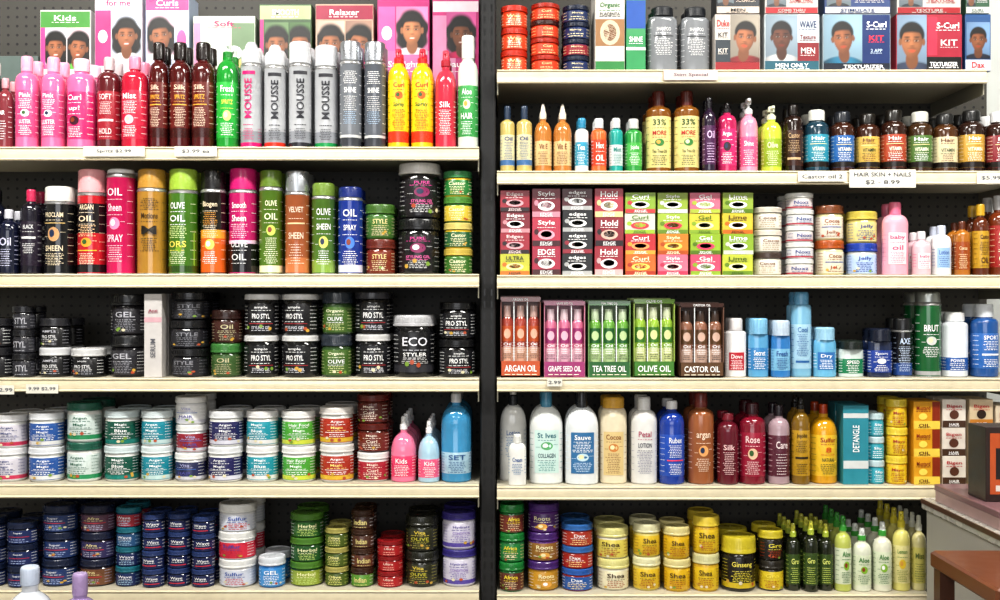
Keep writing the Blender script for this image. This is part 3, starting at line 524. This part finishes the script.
put(r,'deodorant_stick',bottle,864,889,328,body='#1c2848',cap='#141a2c',sh=.66,neck=.88,capr=.9,capf=.24,ky=.6,label='#1c3c90',lab=(.1,.55),txt=['Sport',('o','#e8e8e8'),'..'],tc='#ffffff')
put(r,'body_spray_can',can,891,911,318,body='#16161a',cap='#141416',bands=[(.3,'#284888')],txt=['AXE','..','..'],tc='#c8d8f0')
put(r,'aftershave_can',can,913,940,292,body='#145a2c',cap='#a8aca8',capf=.12,capk='m',txt=['',('BRUT','#ffffff',1.2),('o','#c8ccc8'),'..',''],bands=[(.08,'#a8a8a8')])
put(r,'deodorant_bottle',bottle,941,968,312,body='#dce0e4',cap='#e0e0e0',sh=.78,neck=.7,capr=.74,capf=.14,label='#2858a0',lab=(.1,.3),txt=['POWER','..'],tc='#ffffff')
put(r,'aftershave_bottle',bottle,970,998,304,body='#1c5090',cap='#d8dce0',sh=.74,neck=.6,capr=.64,capf=.18,label='#3068b0',lab=(.12,.6),txt=['SPORT','..','-','..'],tc='#ffffff')
# R4
r=486
lo=dict(ky=.6,sh=.6,neck=.3,capf=.12,capr=.34)
put(r,'body_lotion_bottle',bottle,499,527,390,body='#dededa',cap='#2a2c30',txt=[('Lotion','#2c5a9a'),('..','#5080b0'),'..'],tc='#6088b0',lab=(.25,.58),**lo,head='pump',hc='#d8d8d4',d0=.06,back=0)
put(r,'body_lotion_bottle',bottle,508,526,432,body='#e2e2de',cap='#e0e0dc',txt=[('Cream','#2c5a9a'),'..'],tc='#5080b0',lab=(.2,.6),d0=.004,ky=.6,back=0,jit=False,sh=.7)
put(r,'body_lotion_bottle',bottle,529,563,390,body='#dfe2e0',cap='#4a8aa8',label='#c8e0da',labw=.8,lab=(.12,.58),txt=[('St Ives','#186878'),('o','#58a868'),('COLLAGEN','#204858'),'..'],tc='#208080',**lo)
put(r,'body_lotion_bottle',bottle,564,598,390,body='#dce0e2',cap='#26282c',label='#3470a0',labw=.75,lab=(.12,.56),txt=[('Sauve','#ffffff'),('..','#ffffff'),('o','#c8e0e8'),'..'],tc='#d0e0f0',**lo)
put(r,'body_lotion_bottle',bottle,599,627,396,body='#e0d4b8',cap='#d0a038',label='#d8c088',labw=.8,lab=(.1,.6),txt=[('Cocoa','#8a4a18'),('o','#c88038'),'..','..'],tc='#8a5a28',ky=.7,sh=.76,neck=.7,capf=.1,capr=.8)
put(r,'body_lotion_bottle',bottle,630,657,396,body='#dcdbd8',cap='#e0e0de',txt=[('Petal','#b05068'),('LOTION','#4a4a58'),('..','#8888a0'),'..'],tc='#8888a0',lab=(.1,.64),ky=.8,sh=.72,neck=.4,capf=.12,capr=.5)
put(r,'rubbing_alcohol_bottle',bottle,658,684,400,body='#183c98',cap='#e0e0e0',label='#2450b0',lab=(.1,.6),txt=[('Rubex','#ffffff'),('..','#ffffff'),('-','#f04050',.5),'..'],tc='#ffffff',sh=.72,neck=.4,capf=.1)
put(r,'hair_shampoo_bottle',bottle,687,714,392,body='#985a34',cap='#7c3028',txt=[('argan','#f8e0c8'),('o','#e8a868'),'..'],tc='#f8e0c8',lab=(.12,.6),sh=.74,neck=.45,capf=.16,capr=.5)
put(r,'hair_shampoo_bottle',bottle,715,737,412,body='#601424',cap='#7a1c2c',txt=[('Silk','#f0c8c8'),'..','..'],tc='#f0c8c8',lab=(.12,.6),sh=.74,neck=.5,capf=.1,capr=.55)
put(r,'hair_shampoo_bottle',bottle,738,765,402,body='#7c142a',cap='#40101c',label='#981c38',txt=[('Rose','#f8d8d8'),('o','#e8c0a0'),'..'],tc='#f8d8d8',lab=(.1,.64),sh=.72,neck=.45,capf=.14,capr=.5)
put(r,'hair_conditioner_bottle',bottle,766,788,404,body='#a89098',cap='#2c2028',label='#5a2838',txt=['Care','..'],tc='#f0e0e0',sh=.7)
put(r,'hair_oil_bottle',bottle,789,808,396,body='#7c5c14',cap='#181410',label='#b89024',txt=['Jojoba','..','-','..'],tc='#302008',sh=.66,head='spray')
put(r,'hair_oil_bottle',bottle,809,837,404,body='#d09814',cap='#b84014',label='#e0b830',txt=[('Sulfur','#a02818'),('8','#d05818',1.1),'NATURAL','..'],tc='#204028',sh=.6,neck=.35,capf=.12,capr=.3)
put(r,'hair_treatment_box',box,838,864,404,col='#2c8898',rects=[(0,.2,1,.3,'#d0d4d4'),(0,.84,1,.9,'#d0d4d4')],txts=[('DETANGLE',.5,.58,.45,.45,'#ffffff',1)],dep=.06)
put(r,'hair_cream_jar',jar,865,882,412,n=3,lid='#b8ccd0',body='#2890a0',label='#38a0b0',txt=['Slip','..'],tc='#ffffff')
put(r,'hair_mayonnaise_jar',jar,883,905,398,n=3,lid='#d8c038',body='#d8a818',label='#d8b824',txt=[('Mayo','#a02818'),'..'],tc='#a02818',k='p')
put(r,'hair_dye_box',box,907,934,400,n=3,col='#d89c20',rects=[(0,0,1,.3,'#e4c850'),(.7,.3,1,1,'#8a3018')],txts=[('Mustard',.36,.76,.6,.2,'#8a2818'),('OIL',.4,.14,.5,.15,'#602010')],ovals=[(.35,.46,.16,.12,'#f0d860')],dep=.05)
put(r,'hair_dye_box',box,936,960,398,n=3,col='#dcd4c8',rects=[(0,0,1,.25,'#483020')],txts=[('Bigen',.5,.75,.75,.2,'#b02028'),('HAIR',.5,.12,.5,.12,'#ffffff')],ovals=[(.5,.46,.2,.16,'#5a3424')],dep=.05)
put(r,'hair_dye_box',box,962,986,398,n=3,col='#ccb898',rects=[(0,0,1,.3,'#b87828')],txts=[('Bigen',.5,.75,.75,.2,'#b02028'),('DYE',.5,.14,.5,.14,'#ffffff')],ovals=[(.5,.48,.2,.16,'#2c1810')],dep=.05)
put(r,'hair_dye_box',box,988,1010,404,n=2,col='#d0c0a8',rects=[(0,0,1,.3,'#a84024')],txts=[('Bigen',.5,.75,.75,.2,'#b02028')],dep=.05)
# R5
r=594
put(r,'hair_grease_jar',jar,499,525,502,n=3,lid='#1a7a34',body='#145c2a',label=['#5a2c20','#24783a','#6a2c20'],txt=[('Africa','#f8e040'),('..','#f0d8b0')],tc='#f0e0a0')
put(r,'hair_grease_jar',jar,527,560,502,n=3,lid='#4a2870',body=['#a87818','#5a2c78','#5a2c78'],label=['#b88824','#8a6028','#4c2468'],txt=[('Roots','#f8f0c0'),('o','#d8a048')])
put(r,'hair_grease_jar',jar,561,594,522,n=3,lid=['#2c5ca8','#3468a8','#3468a8'],body='#982824',label=['#2458a0','#a82c24','#a83424'],txt=[('Dax','#ffffff'),('..','#f8e0a0')])
yw=[('Shea','#3a2010',1.2),('..','#a04018')]
put(r,'shea_butter_jar',jar,596,630,526,n=2,lid='#d6d08a',body='#d8d4c0',label=['#d8d0b0','#d0c058'],txt=yw,tc='#804020',lidf=.3,k='p')
put(r,'shea_butter_jar',jar,632,661,522,n=2,lid='#dcd8b0',body='#d0c068',label='#d8b830',txt=yw,tc='#804020',lidf=.26,k='p')
put(r,'shea_butter_jar',jar,662,690,524,n=2,lid='#d8cc90',body='#d0a820',label='#d8b020',txt=yw,tc='#804020',lidf=.26,k='p')
put(r,'shea_butter_jar',jar,691,719,514,n=2,lid=['#ccc898','#d8c040'],body='#c8a024',label='#d8b828',txt=yw,tc='#804020',lidf=.26,k='p')
put(r,'shea_butter_jar',jar,720,756,534,n=1,lid='#c8b830',body='#1c1812',label='#181410',acc='#c8b028',txt=[('Ginseng','#f0e060',1.3),('..','#e8d848')],tc='#e8d848',d0=.008,lidf=.3)
put(r,'shea_butter_jar',jar,757,783,528,n=2,lid=['#2c2820','#c8b830'],body='#241f16',label=['#d0b828','#1c1814'],txt=[('Gro','#e8d848'),'..'],tc='#a84018')
for a,bb,t in ((784,799,522),(800,815,518),(816,831,522)):
    put(r,'hair_growth_oil_bottle',bottle,a,bb,t,body='#1e2414',cap='#a8b840',label='#3a5020',lab=(.1,.55),txt=[('Gro','#e8f080'),'..'],tc='#c8d868',sh=.62,capf=.2,head='spray',hc='#c8c848' if a<820 else '#48a038',neck=.4,back=3)
for i,(a,bb,t) in enumerate(((832,849,514),(850,869,526),(870,889,520))):
    put(r,'leave_in_spray_bottle',bottle,a,bb,t,body=('#b8c060','#d8dcc8','#dcdcc8')[i],cap='#3c9838',label='#d4dcc0',lab=(.1,.58),txt=[('Aloe','#287828'),('o','#88b838'),('..','#487848')],tc='#487848',sh=.62,capf=.2,head='spray',hc='#d8dcd8' if i else '#3c9838',neck=.4,back=3)
put(r,'leave_in_spray_bottle',bottle,890,908,510,body='#d8d078',cap='#d8c838',label='#e0d898',lab=(.1,.58),txt=[('Lemon','#58883a'),('o','#e0c030'),'..'],tc='#88902c',sh=.62,capf=.2,head='spray',neck=.4,back=3)
put(r,'leave_in_spray_bottle',bottle,909,924,514,body='#d0c890',cap='#e0e0d0',label='#c8c068',lab=(.1,.58),txt=['Mist','..'],tc='#58682c',sh=.62,capf=.2,head='spray',neck=.4,back=3)
# ---------------------------------------------------------------- shelving
CREAM='#dcd1b4'
def shelf(x0,x1,py,name='gondola_shelf'):
    b=B(); z=Z(py); xa=(x0-500)*S; xb=(x1-500)*S
    b.box(xa,xb,.002,SHD,z-.022,z-.0003,'#bdb6a2','w')
    pr=[(.004,z),(-.004,z),(-.007,z-.003),(-.004,z-.006),(-.006,z-.017),(-.004,z-.028),(-.008,z-.031),(-.006,z-.034),(.004,z-.034)]
    mi=b.m(CREAM,'g'); s=len(b.v)
    for x in (xa,xb):
        for y,zz in pr: b.v.append((x,y,zz))
    n=len(pr)
    for i in range(n): b.face((s+i,s+(i+1)%n,s+n+(i+1)%n,s+n+i),mi)
    b.face(tuple(s+n-1-i for i in range(n)),mi); b.face(tuple(s+n+i for i in range(n)),mi)
    for x in (xa,xb-.003): b.box(x,x+.003,.01,SHD,z-.06,z-.022,'#8c8878','w')
    return obj(name,b.mesh(name))
LB=(-90,479); RB=(497,1040)
for py in (147,274,378,484,590): shelf(*LB,py)
shelf(497,986,70)
for py in (171,275,378,486): shelf(*RB,py)
shelf(497,930,594)
for (a,c) in (LB,RB):
    b=B(); b.box((a-500)*S,(c-500)*S,.0,SHD-.001,0,.2,'#b8b09c','w'); b.box((a-500)*S,(c-500)*S,-.006,.0,.165,.2,CREAM); obj('gondola_base_deck',b.mesh('base'))
for (a,c),h in ((LB,'#3c3a35'),(RB,'#3d3a33')):
    b=B(); b.box((a-500)*S-.02,(c-500)*S+.02,SHD,SHD+.02,0,2.45,pegmat(h,'#060606')); obj('pegboard_panel',b.mesh('peg'))
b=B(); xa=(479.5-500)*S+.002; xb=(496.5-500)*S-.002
b.box(xa,xb,.03,SHD-.001,.0,2.45,'#0b0b0d','w',bev=.003)  # slotted upright made a deep black panel, standing in for shadow between bays
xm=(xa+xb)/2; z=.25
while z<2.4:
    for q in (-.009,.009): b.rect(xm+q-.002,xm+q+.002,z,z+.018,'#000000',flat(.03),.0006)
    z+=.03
obj('upright_gap_shade_panel',b.mesh('upright_shade'))
def tag(x0,x1,y0,y1,t1,t2=None,c='#dedbd0'):
    b=B(); xa=(x0-500)*S; xb=(x1-500)*S; za=Z(y1); zb=Z(y0)
    b.box(xa,xb,-.0115,-.0095,za,zb,c,'c'); w=flat(-.0115); xm=(xa+xb)/2; h=zb-za
    b.box(xa+.004,xa+.008,-.0095,-.0082,zb-.010,zb-.004,'#c8c4b8'); b.box(xb-.008,xb-.004,-.0095,-.0082,zb-.010,zb-.004,'#c8c4b8')
    if t2: b.text(t1,xm,za+h*.72,(xb-xa)*.86,h*.24,'#44464e',w,off=.0006); b.text(t2,xm,za+h*.28,(xb-xa)*.6,h*.26,'#44464e',w,off=.0006)
    else: b.text(t1,xm,za+h*.5,(xb-xa)*.84,h*.4,'#55575e',w,off=.0006)
    obj('price_tag',b.mesh('tag'))
tag(85,146,147,157,'Spritz $2.99'); tag(176,218,147,157,'$3.99 ea'); tag(0,16,385,394,'2.99'); tag(28,60,384,393,'9.99 $2.99')
tag(663,717,71,81,'Stim Special',None,'#d4bcb8')
tag(797,845,172,182,'Castor oil 2'); tag(848,914,170,188,'HAIR SKIN + NAILS','$2 - 8.99'); tag(975,1003,173,184,'$5.99'); tag(547,562,378,386,'2.99')
# ---------------------------------------------------------------- counter at the right, and foreground
xa=1.045; zt=.86
b=B(); b.box(xa+.01,1.9,-1.3,-.03,0,zt-.028,'#a8a59e','w'); b.box(xa,1.91,-1.31,-.02,zt-.028,zt,'#b4b1aa','p',bev=.003)
b.box(xa-.003,xa,-1.3,-.025,zt-.012,zt-.001,'#54382a','c')
obj('checkout_counter',b.mesh('counter'))
b=B(); b.box(-.14,.14,-.17,.17,0,.034,'#a88c8a','c',bev=.001); b.box(-.142,.142,-.172,.172,.026,.042,'#7c5c60','c',bev=.002)
b.rect(-.12,.12,.006,.022,'#d0c0bc',flat(-.17),.0005)
obj('flat_gift_box',b.mesh('fb'),(xa+.155,-.24,zt))
b=box(.08,.165,col='#2c1c18',dep=.09,rects=[(.06,.1,.94,.92,'#b85428'),(.14,.3,.9,.72,'#1c1416'),(.14,.14,.9,.22,'#d8d0c8')],txts=[('COLOR',.5,.6,.6,.12,'#f0d0a0'),('Mens',.5,.42,.5,.1,'#f0f0f0')],ovals=[(.5,.82,.16,.06,'#e8e0d8')])
obj('hair_dye_box',b.mesh('dye'),(xa+.112,-.26,zt+.0425),.0)
b=B(); b.box(0,.14,-.2,.2,0,.032,'#5c3420','c',bev=.004); b.box(.01,.13,-.19,.19,.03,.034,'#6c4028','c'); obj('wooden_tray',b.mesh('wt'),(xa+.02,-.9,zt))
def XP(px,y): return (px-500)*S*(D+y)/D
def ZP(py,y): return ZC+(300-py)*S*(D+y)/D
# wooden chair-height stool whose corner shows at the lower right
sy=-.62; sx=XP(968,sy); sz=ZP(568,sy)
b=B(); b.box(0,.15,-.15,.15,sz-.035,sz,'#6c3c22','c',bev=.005)
for x in (.005,.115):
    for y in (-.14,.11): b.box(x,x+.03,y,y+.03,0,sz-.034,'#4c2a1a','c')
for z in (.2,.5): b.box(.01,.14,-.135,-.115,z,z+.025,'#4c2a1a','c'); b.box(.01,.14,.115,.135,z,z+.025,'#4c2a1a','c')
obj('wooden_stool',b.mesh('stool'),(min(sx,xa-.158),sy,0))
zt2=.36
b=B(); b.box(-1.4,-.6,-.75,-.35,zt2-.03,zt2,'#b0a898','w',bev=.003)
for x in (-1.38,-.64):
    for y in (-.73,-.39): b.box(x,x+.03,y,y+.03,0,zt2-.03,'#77705f','w')
obj('display_table',b.mesh('table'))
y=-.5; h=ZP(566,y)-zt2
b=bottle(.053,h,body='#c8ccd4',cap='#c0cadc',sh=.7,neck=.3,capf=.08,capr=.34,k='g',label='#a8b8d0',lab=(.1,.4),txt=['WATER'],tc='#2050a0')
b.box(.024,.05,-.008,.008,h*.7,h*.84,'#c8ccd4','g',bev=.004)
obj('water_jug',b.mesh('jug'),(XP(30,y),y,zt2))
h=ZP(573,y)-zt2
b=bottle(.035,h,body='#9880b0',cap='#a890bc',sh=.8,neck=.4,capf=.1,capr=.42,txt=['Lotion','..'],tc='#ffffff')
obj('lotion_bottle',b.mesh('lb'),(XP(80,y),y,zt2))
# ---------------------------------------------------------------- room
def plain(name,x0,x1,y0,y1,z0,z1,c,k='w'):
    b=B(); b.box(x0,x1,y0,y1,z0,z1,c,k); return obj(name,b.mesh(name))
plain('floor',-3.5,3.5,-6,.5,-.05,0,'#8d8578')
plain('wall_back',-3.5,3.5,.42,.52,0,3,'#c9ccc8')
plain('ceiling',-3.5,3.5,-6,.5,3,3.05,'#d0d0cc')
plain('wall_left',-3.6,-3.5,-6,.5,0,3,'#b4b2a8'); plain('wall_right',3.5,3.6,-6,.5,0,3,'#c4c4be')
plain('baseboard_back',-3.5,3.5,.40,.42,0,.1,'#55504a')
tm=bpy.data.materials.new('fluorescent_tube'); tm.use_nodes=True; tb=tm.node_tree.nodes['Principled BSDF']
tb.inputs['Emission Color'].default_value=(1,.98,.95,1); tb.inputs['Emission Strength'].default_value=6
for i,(x,y) in enumerate(((-1.2,-1.1),(1.2,-1.1),(-1.3,-3.4),(1.3,-3.4))):
    b=B(); b.box(-.65,.65,-.16,.16,-.03,0,'#e8e8e8','p')
    for yy in (-.07,.07): b.box(-.6,.6,yy-.018,yy+.018,-.06,-.03,tm)
    obj('fluorescent_light',b.mesh('fl'),(x,y,3))
    L=bpy.data.lights.new('tube_light','AREA'); L.shape='RECTANGLE'; L.size=1.3; L.size_y=.2; L.energy=(74 if i<2 else 30); L.color=(1,.975,.92)
    o=bpy.data.objects.new('fluorescent_tube_lamp',L); o.location=(x,y,2.92); scene.collection.objects.link(o)
    if i<2: o.rotation_euler=(math.radians(22),0,0)
L=bpy.data.lights.new('front_fill','AREA'); L.shape='RECTANGLE'; L.size=3.6; L.size_y=1.6; L.energy=60; L.color=(.97,.98,1)  # added unseen fill lamp far behind the camera; no window is built there
o=bpy.data.objects.new('front_fill_lamp',L); o.location=(-.5,-5.8,1.8); o.rotation_euler=(math.radians(90),0,0); scene.collection.objects.link(o)
wd=bpy.data.worlds.new('w'); scene.world=wd; wd.use_nodes=True
wd.node_tree.nodes['Background'].inputs[0].default_value=(.95,.96,1,1); wd.node_tree.nodes['Background'].inputs[1].default_value=.32
cam=bpy.data.cameras.new('cam'); cam.sensor_width=36; cam.lens=36*D/(1000*S); cam.clip_start=.01
co=bpy.data.objects.new('camera',cam); co.location=(0,-D,ZC); co.rotation_euler=(math.radians(90),0,0); scene.collection.objects.link(co); scene.camera=co
scene.view_settings.view_transform='Standard'
scene.view_settings.exposure=.08; scene.view_settings.gamma=.9
